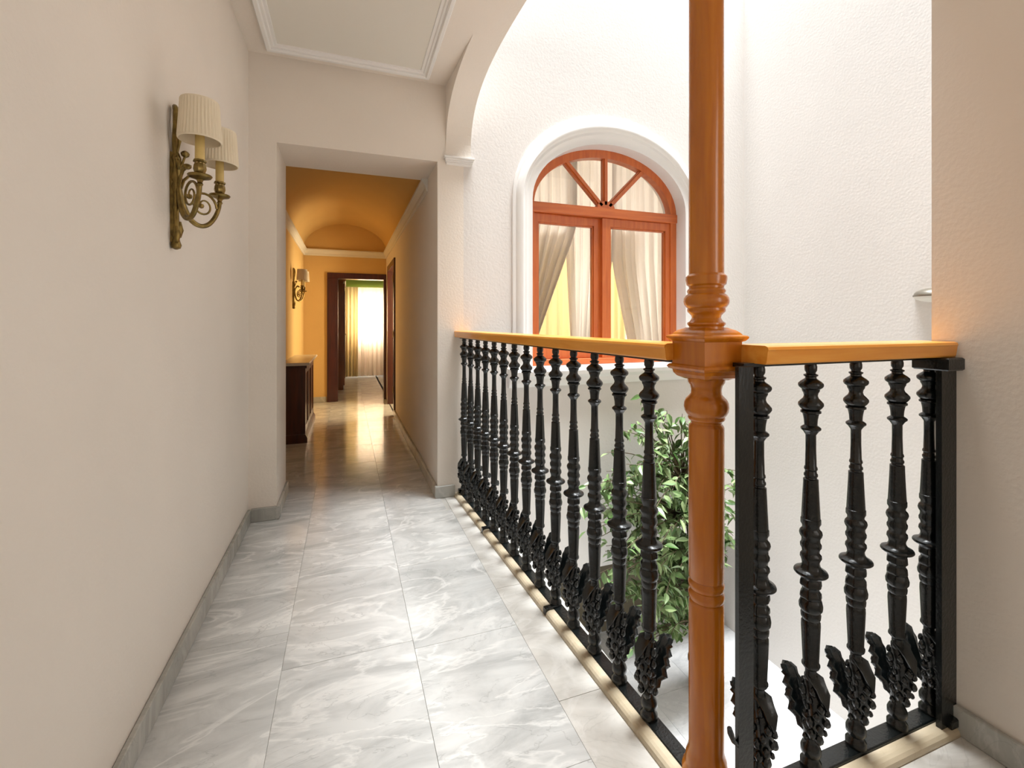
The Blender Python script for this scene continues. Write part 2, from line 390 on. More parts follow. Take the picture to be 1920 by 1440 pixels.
corbel('trim_4', .762, YF-.012, 2.44, 'small white stepped corbel under the arch', 1)
# baseboards ---------------------------------------------------
BH = .085
def base(nm, x0, x1, y0, y1, lab=None):
    struct(MB().box(x0, x1, y0, y1, 0, BH, .004).build(nm, 'skirt'), lab)
for i, (y0, y1) in enumerate(((-1.6, .45), (.452, 1.4), (1.402, 2.27), (2.272, 2.75), (2.752, YF-.018))):
    pass
bl = struct(MB().box(XL, XL+.008, -1.6, YF, 0, BH-.006).build('baseboard_left', 'skirt'), 'grey marble skirting along the left wall')
for y0, y1 in ((-1.6, .45), (.452, 1.45), (1.452, 2.27), (2.272, 2.78), (2.782, YF-.018)):
    MB().box(XL+.001, XL+.018, y0, y1, 0, BH, .003).build('skirting_slab', 'skirt', bl)
base('baseboard_front_left', XL+.018, -.42, YF-.018, YF, 'short grey marble skirting left of the corridor opening')
base('baseboard_front_right', .592, railx(YF)-.055, YF-.018, YF, 'short grey marble skirting right of the corridor opening')
base('baseboard_jamb_left', -.42, -.402, YF-.018, YJ)
base('baseboard_corridor_right', CR-.04, CR-.018, YF, 6.28, 'grey marble skirting along the right corridor wall')
br = struct(MB().box(XR-.008, XR, -1.6, .86, 0, BH-.006).build('baseboard_right', 'skirt'), 'grey skirting at the foot of the right wall')
for y0, y1 in ((-1.6, -.3), (-.298, .40), (.402, .86)):
    MB().box(XR-.018, XR-.001, y0, y1, 0, BH, .003).build('skirting_slab', 'skirt', br)

# ------------------------------------------------------------------ corridor shell
struct(MB().box(CL-.15, CL, YJ, YD, 0, 2.45).build('wall_corridor_left', 'ochre'), 'ochre corridor wall behind the radiator cabinet')
m = MB().box(CR-.018, CR+.15, YF+.001, 6.28, 0, 2.45); m.box(CR-.018, CR+.15, 7.35, YD, 0, 2.45); m.box(CR-.018, CR+.15, 6.28, 7.35, 2.12, 2.45)
struct(m.build('wall_corridor_right', 'wall'), 'long beige wall on the right side of the corridor')
DX0, DX1, DZ = -.13, .575, 1.95
m = MB().box(CL-.15, DX0-.03, YD, YD+.15, 0, 3.0); m.box(DX1+.03, CR+.8, YD, YD+.15, 0, 3.0); m.box(DX0-.03, DX1+.03, YD, YD+.15, DZ+.03, 3.0); m.box(-1.4, CL-.15, YD+.02, YD+.15, 0, 3.0)
struct(m.build('wall_corridor_end', 'ochre'), 'yellow ochre end wall with the dark wood doorway')
# barrel vault
m = MB(); vs = []; fs = []; n = 24; ys = [YJ+(YD-YJ)*i/10 for i in range(11)]
cx, ha = (CL+CR-.018)/2, (CR-.018-CL)/2
for y in ys:
    for i in range(n+1):
        a = math.pi*i/n; vs.append((cx+ha*math.cos(a), y, 2.40+.42*math.sin(a)))
for k in range(10):
    for i in range(n): fs.append((k*(n+1)+i, k*(n+1)+i+1, (k+1)*(n+1)+i+1, (k+1)*(n+1)+i))
m.add(vs, fs, True)
struct(m.build('ceiling_vault', 'ochre', fix=False), 'yellow barrel vault over the corridor')
struct(MB().box(CL-.15, CR+.15, YJ, YD+.1, 2.9, 3.0).build('ceiling_vault_cover', 'wall'))
cp = [(0, 2.30), (.012, 2.30), (.018, 2.315), (.018, 2.335), (.04, 2.375), (.05, 2.38), (.05, 2.40), (0, 2.40)]
struct(MB().prism([(CL+a, b) for a, b in cp], 1, YJ, YD).build('trim_5', 'panelwhite'), 'cream cornice on the left corridor wall')
struct(MB().prism([(CR-.018-a, b) for a, b in cp], 1, YJ-.05, YD).build('trim_6', 'panelwhite'), 'cream cornice on the right corridor wall')
struct(MB().prism([(YD-a, b) for a, b in cp], 0, CL, CR-.018).build('trim_7', 'panelwhite'), 'cream cornice above the far doorway')
base('baseboard_corridor_end', CL, DX0-.17, YD-.012, YD)
# far doorway
d = empty('door_1', (0, YD, 0)); struct(d, 'dark red-brown wooden doorway at the end of the corridor')
for x0, x1 in ((DX0-.16, DX0), (DX1, DX1+.11)):
    mm = MB().box(x0, x1, -.03, 0, 0, DZ, .004); mm.box(x0+.02, x1-.03, -.042, -.03, 0, DZ, .004); mm.build('architrave', 'darkwood', d)
MB().box(DX0-.16, DX1+.11, -.034, 0, DZ, DZ+.09, .004).build('head_architrave', 'darkwood', d)
MB().box(DX0-.03, DX0, -.0, .15, 0, DZ).build('jamb_lining', 'darkwood', d)
MB().box(DX1, DX1+.03, -.0, .15, 0, DZ).build('jamb_lining', 'darkwood', d)
MB().box(DX0, DX1, 0, .15, DZ, DZ+.03).build('jamb_lining', 'darkwood', d)
# side door in right corridor wall
d = empty('door_2', (CR-.018, 6.815, 0)); struct(d, 'brown panelled door in the right corridor wall beside the doorway')
MB().box(-.022, .14, -.535, -.44, 0, 2.12, .004).build('architrave', 'darkwood', d)
MB().box(-.022, .14, .44, .535, 0, 2.12, .004).build('architrave', 'darkwood', d)
MB().box(-.022, .14, -.44, .44, 2.03, 2.12, .004).build('head_architrave', 'darkwood', d)
lf = MB().box(.03, .07, -.44, .44, 0.01, 2.03).build('door_leaf', 'doorwood', d)
lf.location = (.60, .40, 0); lf.rotation_euler = (0, 0, R(-97))
for z0, z1 in ((.15, .85), (1.0, 1.9)): MB().box(.02, .032, -.3, .3, z0, z1, .008).build('door_panel', 'doorwood', lf)
for z in (.3, 1.05, 1.8): MB().lathe([(0, .009), (.09, .009)], 8, (-.02, -.44, z)).build('hinge', 'brass', d)
# side room behind the open corridor door
m = MB().box(CR+.149, 1.8, 5.72, 5.8, 0, 2.5); m.box(CR+.149, 1.8, 7.72, 7.8, 0, 2.5); m.box(1.7, 1.8, 5.72, 7.8, 0, 2.5); m.box(CR+.149, 1.8, 5.72, 7.8, 2.45, 2.5)
struct(m.build('wall_side_room', 'wall')); struct(MB().box(CR-.018, 1.8, 5.72, 7.8, -.1, .0).build('floor_side_room', 'marble_band'))
# bedroom beyond
struct(MB().box(-1.4, 1.6, 11.4, 11.6, 0, .82).box(-1.4, .1, 11.4, 11.6, .82, 1.95).box(.95, 1.6, 11.4, 11.6, .82, 1.95).box(-1.4, 1.6, 11.4, 11.6, 1.95, 3.0).build('wall_bedroom_far', 'atrium'))
struct(MB().box(1.6, 1.75, YD, 11.6, 0, 3).build('wall_bedroom_right', 'atrium')); struct(MB().box(-1.55, -1.4, YD, 11.6, 0, 3).build('wall_bedroom_left', 'atrium'))
struct(MB().box(-1.5, 1.7, YD+.15, 11.6, 2.7, 3.0).build('ceiling_bedroom', 'panelwhite'))
wd = empty('window_2', (.52, 11.45, 0)); struct(wd, 'bright bedroom window behind peach curtains')
for x0, x1 in ((-.42, -.37), (.38, .43), (-.025, .025)): MB().box(x0, x1, -.03, .03, .82, 1.95).build('window_frame', 'white', wd)
for z0 in (.82, 1.9): MB().box(-.42, .43, -.03, .03, z0, z0+.05).build('window_frame', 'white', wd)
sh = MB()
for k in range(10):
    MB().box(-.40, .41, .05, .062, 1.60+k*.034, 1.60+k*.034+.027, .002).build('shutter_slat', 'curtain', wd)
# green valance
tag(MB().box(-.2, 1.4, 11.1, 11.4, 2.05, 2.25, .01).build('valance', 'cushiongreen'), 'green valance box above the bedroom curtains', 'valance')
def curtain(name, x0, x1, y, z0, z1, mat, folds, amp=.03, pull=None, ph=0., nz=14):
    n = folds*10; vs = []; fs = []
    for j in range(nz+1):
        t = j/nz; z = z1+(z0-z1)*t
        for i in range(n+1):
            s = i/n; x = x0+(x1-x0)*s
            if pull: x = pull(s, t)
            a = amp*(.35+.65*t)
            yy = y+a*math.sin(2*math.pi*folds*s+ph+.4*math.sin(3*t+s*5))+a*.35*math.sin(2*math.pi*folds*2.3*s+1.3)
            vs.append((x, yy, z))
    for j in range(nz):
        for i in range(n): k = j*(n+1)+i; fs.append((k, k+1, k+n+2, k+n+1))
    vb = [(x, yv+.0025, z) for x, yv, z in vs]; N0 = len(vs)
    m = MB().add(vs+vb, fs+[tuple(i+N0 for i in f[::-1]) for f in fs], True)
    return m.build(name, mat, fix=False)
tag(curtain('bedroom_curtain', -.15, .24, 11.0, .03, 2.06, 'curtain_warm', 5, .04), 'peach floor-length curtain bunched left of the bright bedroom window', 'curtain')
tag(curtain('bedroom_curtain', .24, 1.15, 11.04, .03, 2.06, 'sheer', 8, .035), 'thin peach curtain glowing in front of the bedroom window', 'curtain')
# wardrobe edge seen on left of doorway
wr = empty('wardrobe', (-.36, 9.9, 0)); tag(wr, 'brown wooden wardrobe seen edge-on through the far doorway', 'wardrobe')
MB().box(-.5, .3, -.8, .8, 0, 2.02).build('body', 'doorwood', wr)
for y0 in (-.78, .02):
    dd = MB().box(.3, .325, y0, y0+.76, .08, 1.98, .004).build('wardrobe_door', 'doorwood', wr)
    MB().box(.325, .333, y0+.1, y0+.66, .2, 1.85, .004).build('raised_panel', 'darkwood', dd)
    MB().lathe([(0, .004), (.02, .012), (.03, .008)], 10).build('knob', 'brass', dd, (.335, y0+(.7 if y0 < 0 else .06), 1.0))
MB().box(-.5, .345, -.82, .82, 2.02, 2.08, .01).build('cornice', 'doorwood', wr)

# ------------------------------------------------------------------ arched window
def arch_pts(a, b, z0, n=32):
    return [(WCX-a, z0)]+[(WCX+a*math.cos(math.pi*(1-i/n)), WSP+b*math.sin(math.pi*(1-i/n))) for i in range(n+1)]+[(WCX+a, z0)]
def arch_band(outer, inner, y0, y1):
    m = MB(); k = len(outer); vs = []
    for (p, q) in zip(outer, inner): vs += [(p[0], y0, p[1]), (q[0], y0, q[1]), (q[0], y1, q[1]), (p[0], y1, p[1])]
    fs = []
    for i in range(k-1):
        b = i*4
        for j in range(4): fs.append((b+j, b+(j+1) % 4, b+4+(j+1) % 4, b+4+j))
    fs += [(0, 1, 2, 3), ((k-1)*4+3, (k-1)*4+2, (k-1)*4+1, (k-1)*4)]
    return m.add(vs, fs, False)
# moulded white surround: a stepped section swept round the arch
sec = [(.0, .0), (.0, .014), (.012, .02), (.03, .02), (.036, .03), (.06, .048), (.085, .05), (.1, .04), (.108, .03), (.125, .03), (.138, .018), (.152, .012), (.172, .012), (.172, 0)]
m = MB(); vs = []; k = len(sec); path = None; n = 36
def sect(i):
    out = []
    for d, h in sec:
        a, b = WA+.150-d*.872, WB0+.205-d*1.19
        if i == -1: out.append((WCX-a, YF-h, WBOT-.02))
        elif i == n+1: out.append((WCX+a, YF-h, WBOT-.02))
        else:
            t = math.pi*(1-i/n); out.append((WCX+a*math.cos(t), YF-h, WSP+b*math.sin(t)))
    return out
for i in range(-1, n+2): vs += sect(i)
fs = [(r*k+j, r*k+(j+1) % k, (r+1)*k+(j+1) % k, (r+1)*k+j) for r in range(n+2) for j in range(k)]
m.add(vs, fs, True)
struct(m.build('trim_8', 'white'), 'white moulded arched surround of the window')
struct(arch_band(arch_pts(WA+.0, WB0+.0, WBOT), arch_pts(WA-.014, WB0-.014, WBOT), YF-.012, YF+.11).build('trim_9', 'white'), 'white reveal inside the arched surround')
m = MB().prism([(YF-.0, .76), (YF-.03, .76), (YF-.045, .79), (YF-.05, .82), (YF-.085, .85), (YF-.09, .88), (YF-.08, .90), (YF+.12, .905), (YF+.12, .76)], 0, WCX-.92, WCX+.92)
struct(m.build('trim_10', 'white'), 'white moulded sill under the arched window')
W1 = empty('window_1', (0, 0, 0)); struct(W1, 'red-orange wooden arched window with fanlight and two casements')
FY = YF+.11
A0 = WA-.014
arch_band(arch_pts(A0, WB0-.014, .905), arch_pts(A0-.062, WB0-.014-.066, .905), FY, FY+.07).build('window_frame', 'winwood', W1)
MB().box(WCX-A0, WCX+A0, FY-.012, FY+.06, 2.135, 2.215, .006).build('transom', 'winwood_x', W1)
MB().box(WCX-A0, WCX+A0, FY-.004, FY+.07, .905, .955, .004).build('sill_rail', 'winwood_x', W1)
# fanlight spokes and hub
hub = MB(); vsh = [(WCX+.085*math.cos(math.pi*i/12), WCX) for i in range(13)]
pr = [(WCX+.085*math.cos(math.pi*i/12), 2.215+.06*math.sin(math.pi*i/12)) for i in range(13)]
MB().prism(pr, 1, FY+.004, FY+.05).build('fanlight_hub', 'winwood', W1)
for ang in (45, 90, 135):
    ca, sa = math.cos(R(ang)), math.sin(R(ang)); aa, bb = A0-.05, WB0-.07
    L = 1/math.sqrt((ca/aa)**2+(sa/bb)**2); p0 = Vector((WCX+.05*ca, 0, 2.215+.03*sa)); p1 = Vector((WCX+L*ca, 0, WSP+L*sa))
    dr = (p1-p0).normalized(); nr = Vector((-dr.z, 0, dr.x)); m = MB()
    for hw, y0, y1 in ((.024, FY+.018, FY+.05), (.012, FY+.004, FY+.02)):
        v = []
        for y in (y0, y1): v += [(p.x+nr.x*s*hw, y, p.z+nr.z*s*hw) for p, s in ((p0, -1), (p1, -1), (p1, 1), (p0, 1))]
        m.add(v, [(3, 2, 1, 0), (4, 5, 6, 7), (0, 1, 5, 4), (1, 2, 6, 5), (2, 3, 7, 6), (3, 0, 4, 7)])
    m.build('fanlight_spoke', 'winwood', W1)
pts = arch_pts(A0-.055, WB0-.075, 2.2)
pr = [(x, max(z, 2.2)) for x, z in pts]
MB().prism(pr, 1, FY+.034, FY+.038).build('fanlight_pane', 'glass', W1)
def casement(x0, x1, dy, hinge, ang):
    x0 -= hinge; x1 -= hinge; z0, z1 = .955, 2.135; s = .078
    m = MB().box(x0, x0+s, 0, .05, z0, z1, .004); m.box(x1-s, x1, 0, .05, z0, z1, .004); m.box(x0+s, x1-s, 0, .05, z0, z0+.10, .004); m.box(x0+s, x1-s, 0, .05, z1-.07, z1, .004)
    h = m.build('casement', 'winwood', W1, (hinge, FY+.012+dy, 0)); h.rotation_euler = (0, 0, R(ang))
    b = frame = MB()
    for (a0, a1, c0, c1) in ((x0+s, x0+s+.012, z0+.10, z1-.07), (x1-s-.012, x1-s, z0+.10, z1-.07), (x0+s, x1-s, z0+.10, z0+.112), (x0+s, x1-s, z1-.082, z1-.07)): b.box(a0, a1, .012, .04, c0, c1)
    b.build('glazing_bead', 'winwood', h)
    MB().box(x0+s, x1-s, .022, .026, z0+.10, z1-.07).build('pane', 'glass', h)
    return h
casement(WCX-A0+.03, WCX-.015, .012, WCX-A0+.03, 2.0)
casement(WCX-.03, WCX+A0-.03, .0, WCX+A0-.03, 0)
# room behind the window: shell and curtains
m = MB().box(.80, XA, 5.6, 5.7, 0, 3.2); m.box(.78, .88, YJ, 5.7, 0, 3.2); m.box(XA-.1, XA, 4.1, 5.7, 0, 3.2); m.box(.8, XA, WY1, 5.7, 3.1, 3.2); m.box(.8, XA, WY1, 5.7, -.1, 0)
struct(m.build('wall_window_room', 'wall'))
def lp(s, t):   # left white curtain swept towards the mullion side
    e = max(0, t-.42)/.58; return (WCX-.72)+(.72*s) + (-.0) - 0*e if False else (WCX-.72)+s*(.72) - s*s*.0 - e*0
def pullL(s, t):
    e = max(0, (t-.38)/.62); lo = WCX-.76; hi = WCX-.14
    return lo+(hi-lo)*s*(1-.80*e)
def pullM(s, t):
    e = max(0, (t-.48)/.52); lo = WCX-.22; hi = WCX+.26
    return lo+(hi-lo)*s*(1-.45*e)+.06*e*(1-s)
def pullR(s, t):
    e = max(0, (t-.52)/.48); lo = WCX+.22; hi = WCX+.80
    return lo+.22*e*(1-s)+(hi-lo)*s
cy = WY1+.06
tag(curtain('window_curtain', 0, 1, cy, .85, 2.85, 'curtain', 7, .03, pullL), 'white curtain gathered behind the left casement of the arched window', 'curtain')
tag(curtain('window_curtain', 0, 1, cy+.05, .85, 2.85, 'curtain', 6, .03, pullM), 'white curtain hanging behind the middle mullion of the arched window', 'curtain')
tag(curtain('window_curtain', 0, 1, cy, .85, 2.85, 'curtain', 5, .03, pullR), 'white curtain hanging behind the right casement of the arched window', 'curtain')
tag(curtain('inner_curtain', WCX-.72, WCX-.12, cy+.15, .85, 1.95, 'curtain_gold', 5, .02), 'golden cream curtain layer showing in the left gap of the white window curtains', 'curtain')
tag(curtain('inner_curtain', WCX+.06, WCX+.46, cy+.15, .85, 2.0, 'curtain_gold', 5, .02), 'golden cream curtain layer showing in the right gap of the white window curtains', 'curtain')

# ------------------------------------------------------------------ balustrades
# cast iron baluster, foot at z=0.02, top at 1.14; ornament leans to local +X
def zz7(y): return 1.25-((600+y/3.31)-605)/677
def zz8(y): return 1.25-((960+y/2.824)-605)/677
k7 = .84/3.31/677; k8 = .84/2.824/677
P7 = [(262, 30), (270, 36), (290, 41), (312, 40), (326, 31), (332, 31), (338, 47), (346, 46), (352, 36), (362, 37), (380, 66), (392, 80), (404, 82), (416, 76), (428, 58), (440, 56), (452, 48), (468, 44), (484, 50), (500, 68), (514, 81), (528, 82), (542, 72), (552, 62), (556, 55), (562, 66), (574, 66), (580, 54), (590, 50), (620, 44), (652, 42), (660, 56), (668, 66), (678, 65), (690, 50), (704, 40), (712, 34), (800, 34), (905, 37), (912, 42), (924, 44), (932, 37), (946, 38), (954, 45), (966, 45), (974, 38), (982, 40), (986, 49), (1010, 49), (1240, 60), (1252, 59), (1258, 48)]
P8 = [(28, 44), (34, 54), (60, 54), (72, 46), (84, 46), (96, 58), (112, 62), (126, 58), (140, 49), (156, 50), (168, 57), (184, 56), (196, 48), (212, 46), (222, 56), (240, 58), (256, 50), (270, 48), (284, 52), (296, 60), (304, 78), (308, 90), (314, 94), (320, 94), (326, 88), (330, 70), (338, 60), (352, 52), (364, 58), (384, 60), (396, 48), (412, 46), (428, 58), (446, 60), (456, 52), (468, 60), (488, 66), (508, 64), (524, 52), (536, 56), (556, 54), (568, 46), (576, 51), (600, 52), (790, 43), (798, 49), (812, 49), (822, 40), (830, 31), (856, 31), (862, 36), (880, 36), (888, 30), (1046, 31), (1054, 48), (1064, 55), (1076, 54), (1086, 44), (1100, 50), (1124, 54), (1150, 48), (1180, 40)]
prof = [(zz7(y), r*k7) for y, r in P7]+[(zz8(y), r*k8) for y, r in P8]
zl = prof[-1][0]
prof += [(.145, .017), (.12, .015), (.095, .015), (.085, .021), (.075, .025), (.062, .025), (.053, .018), (.046, .02), (.038, .026), (.026, .026)]
prof[0] = (1.150, prof[0][1])
PR = prof
def leaf_solid(path, wid, th, jag=.25, up=(0, 1, 0)):
    """thick carved leaf: path of (x,z), half width list (along y), thickness"""
    m = MB(); vs = []; fs = []; n = 9; K = len(path)
    for k, (x, z) in enumerate(path):
        a = Vector(path[max(k-1, 0)]); b = Vector(path[min(k+1, K-1)]); t = (b-a).normalized(); nx, nz = -t.y, t.x
        w = wid[k]*(1+jag*(1 if k % 2 else -1)*(.5 if 0 < k < K-1 else 0))
        top = []; bot = []
        for i in range(n):
            s = -1+2*i/(n-1); rib = .35*math.cos(s*math.pi*2.5); cu = -.5*s*s
            h = th*(1.0+rib+cu); o = w*.35*s*s
            top.append((x+nx*(h-o), s*w, z+nz*(h-o))); bot.append((x+nx*(-th*.6*(1-s*s)-o), s*w, z+nz*(-th*.6*(1-s*s)-o)))
        vs += top+bot
    q = 2*n
    for k in range(K-1):
        for i in range(n-1):
            b = k*q+i; fs.append((b, b+1, b+q+1, b+q)); fs.append((b+n, b+q+n, b+q+n+1, b+n+1))
        for i in (0, n-1):
            b = k*q+i; fs.append((b, b+n, b+q+n, b+q))
    fs += [tuple(range(n))+tuple(range(2*n-1, n-1, -1)), tuple((K-1)*q+i for i in list(range(n))+list(range(2*n-1, n-1, -1)))]
    return m.add(vs, fs, True)
def make_baluster(parent):
    b = MB()
    def wob(r, a, z):
        if .60 < z < .74 or .30 < z < .425: return r*(1+.035*math.cos(8*a))
        if .46 < z < .60 and r < .027: return r*(1+.06*math.cos(6*a))
        return r
    b.lathe(PR, 26, wob=wob)
    o = b.build('baluster', 'iron', parent)
    # belly scroll (leans inward, to -X), carved big leaf (+X) and small pointed leaf (-X)
    rg = random.Random(5)
    m = MB(); pts = [(.004, 0, .262), (-.004, 0, .235), (-.014, 0, .205), (-.018, 0, .175), (-.012, 0, .145), (.0, 0, .115), (.003, 0, .092)]
    m.tube(pts, [.015, .019, .021, .022, .021, .018, .013], 12)
    for k in range(34):
        t = k/33; z = .245-.14*t; a = k*2.4; cx_ = -.016*math.sin(math.pi*t); rr = .021+.006*math.sin(math.pi*t); q = rg.uniform(.006, .011)
        m.lathe([(-1.4*q, .15*q), (-.8*q, .8*q), (0, q), (.8*q, .75*q), (1.3*q, .15*q)], 7, (cx_+rr*math.cos(a), rr*math.sin(a)*.9, z))
    m.build('acanthus_body', 'iron', o)
    big = [(.0, .120), (.012, .134), (.022, .148), (.030, .163), (.036, .178), (.040, .193), (.045, .208), (.050, .222), (.056, .236), (.062, .247), (.070, .252), (.077, .248), (.079, .238), (.074, .230)]
    leaf_solid(big, [.014, .023, .028, .031, .032, .031, .030, .029, .027, .024, .021, .017, .012, .006], .010, .36).build('acanthus_leaf', 'iron', o)
    lob = MB()
    for xx, z, q in ((.062, .214, .010), (.056, .190, .011), (.046, .168, .010), (.034, .146, .010), (.022, .128, .009)):
        for sy in (-.012, .012): lob.lathe([(-1.2*q, .1*q), (-.7*q, .8*q), (0, q), (.7*q, .8*q), (1.2*q, .1*q)], 8, (xx, sy, z))
    lob.build('acanthus_lobe', 'iron', o)
    sm = [(.0, .275), (-.014, .268), (-.026, .255), (-.036, .240), (-.043, .225), (-.047, .212)]
    leaf_solid(sm, [.016, .021, .021, .017, .011, .004], .006, .2).build('acanthus_leaf', 'iron', o)
    return o
def handrail_prof(hw=.06, z0=1.145, z1=1.192):
    return [(-hw*.86, z0), (hw*.86, z0), (hw*.9, z0+.004), (hw*.97, z1-.014), (hw, z1-.010), (hw*.96, z1-.003), (hw*.82, z1), (-hw*.82, z1), (-hw*.96, z1-.003), (-hw, z1-.010), (-hw*.97, z1-.014), (-hw*.9, z0+.004)]
ANG = math.atan(.047)   # left railing direction is turned slightly
# left balustrade: local +Y runs along the railing, local +X faces the atrium
BLf = empty('balustrade', (railx(1.0), 1.0, 0), ANG); tag(BLf, 'long black cast-iron railing with orange wooden handrail leading to the window wall', 'railing')
LEN = (YF-1.0)/math.cos(ANG)
b0 = make_baluster(BLf)
y0 = 1.198-1.0; step = (3.205-1.198)/13
for i in range(14):
    o = b0 if i == 0 else copy_tree(b0, BLf)
    o.location = (0, y0+step*i, 0)
MB().prism(handrail_prof(), 1, .06, LEN-.001).build('handrail', 'orange', BLf)
MB().box(-.022, .026, -.04, LEN-.002, .003, .026, .003).build('base_bar', 'iron', BLf)
MB().box(-.018, .018, .0, LEN-.002, 1.136, 1.146).build('top_bar', 'iron', BLf)
for yy in (.80, 1.63):
    mm = MB().box(-.05, .0, yy-.012, yy+.012, .02, .034, .003); mm.box(-.062, -.048, yy-.012, yy+.012, -.0, .034, .003); mm.build('floor_clamp', 'iron', BLf)
MB().box(-.03, .03, LEN-.03, LEN-.002, .02, .05).build('wall_bracket', 'iron', BLf)
# right balustrade: local +Y runs to the wall after rotation, atrium on local +X
YB = .915
BRt = empty('balustrade', (.955, YB, 0), 0); tag(BRt, 'short black cast-iron railing with orange wooden handrail between wooden post and right wall', 'railing')
for i, x in enumerate((1.020, 1.210, 1.392, 1.575, 1.728)):
    o = copy_tree(b0, BRt); o.location = (x-.955, 0, 0); o.rotation_euler = (0, 0, R(90))
pf = handrail_prof()
MB().prism([(p, q) for p, q in pf], 0, .03, XR-.956-.002).build('handrail', 'orange_x', BRt)
MB().box(-.02, XR-.957, -.026, .022, .003, .026, .003).build('base_bar', 'iron', BRt)
MB().box(-.005, XR-.957, -.018, .018, 1.136, 1.146).build('top_bar', 'iron', BRt)
MB().box(-.034, .014, -.030, -.018, .01, 1.14, .002).build('flat_post', 'iron', BRt)
MB().box(XR-.955-.075, XR-.955-.003, -.055, -.040, .01, 1.13, .002).build('flat_post', 'iron', BRt)
MB().box(XR-.955-.08, XR-.955-.002, -.075, .02, 1.105, 1.144, .004).build('wall_bracket', 'iron', BRt)
MB().box(XR-.955-.05, XR-.955-.002, -.068, -.03, .022, .05, .004).build('floor_clamp', 'iron', BRt)
hk = MB().tube([(-.030, -.024, .19), (-.046, -.024, .205), (-.054, -.024, .225), (-.058, -.024, .24)], [.006, .006, .008, .006], 8); hk.build('latch_tab', 'iron', BRt)

# ------------------------------------------------------------------ wooden column
PX, PY, PD = .925, 1.0, 1.256
def pz(y): return 1.25-(y-605)*PD/860
kr = PD/860*.92
col = empty('wooden_column', (PX, PY, 0)); tag(col, 'turned orange-brown wooden column at the corner of the two railings', 'column')
up = [(624, 33), (612, 33), (608, 36.5), (605, 36), (602, 31), (596, 27.5), (592, 28.5), (588, 32), (585, 35.5), (582, 36.5), (578, 36), (576, 38.5), (571, 42), (565, 43.5), (559, 42.5), (554, 39), (551, 35), (549, 35.5), (546, 37), (543, 35.5), (541, 33), (537, 33.5), (534, 37.5), (529, 38.5), (524, 39.5), (519, 39), (516, 35.5), (514, 33.5), (505, 33.5)]
pr = [(pz(y), r*kr) for y, r in up]+[(2.26, 33*kr), (2.27, 36*kr), (2.29, 36*kr), (2.30, 33*kr), (2.36, 34*kr), (2.40, 48*kr), (2.432, 52*kr)]
MB().lathe(pr, 40).build('upper_shaft', 'orange_z', col)
dn = [(1470, 50), (1452, 50), (1446, 47), (1440, 46), (1434, 42), (1428, 40), (1416, 39), (1408, 36), (1398, 33.5), (1128, 33.5), (1125, 32), (1123, 30), (1121, 32), (1118, 34), (1113, 34.5), (1108, 34), (1105, 31), (1103, 30), (1101, 32), (1098, 34), (1093, 34.5), (1089, 34), (1086, 31), (1084, 30), (1082, 33), (1078, 34), (800, 34), (797, 33), (793, 29.5), (789, 30), (786, 34), (783, 35.5), (779, 35), (776, 38), (770, 41.5), (762, 43), (754, 42), (748, 39), (745, 36), (742, 33), (738, 29.5), (730, 29), (722, 31), (716, 35), (711, 36), (705, 35)]
dn[0] = (1459, 50)
MB().lathe([(max(0.006, pz(y)), r*kr) for y, r in dn], 40).build('lower_shaft', 'orange_z', col)
blk = MB()
def sq(lst):
    vs = []; fs = []
    for z, h in lst: vs.extend([(-h, -h, z), (h, -h, z), (h, h, z), (-h, h, z)])
    k = len(lst)
    for r in range(k-1):
        for i in range(4): j = (i+1) % 4; fs.append((r*4+i, r*4+j, r*4+4+j, r*4+4+i))
    fs += [(3, 2, 1, 0), tuple(range((k-1)*4, k*4))]
    return vs, fs
hb = .062
prof_b = [(711, hb*.62), (706, hb*.86), (700, hb*.97), (694, hb), (692, hb*1.12), (688, hb*1.18), (684, hb*1.12), (682, hb*1.0), (640, hb), (638, hb*1.1), (634, hb*1.18), (631, hb*1.2), (629, hb*1.16), (627, hb*1.02), (623, hb*.95), (619, hb*.84), (616, hb*.68), (614, hb*.6)]
v, f = sq([(pz(y), h) for y, h in prof_b]); blk.add(v, f)
blk.build('square_block', 'orange_z', col)

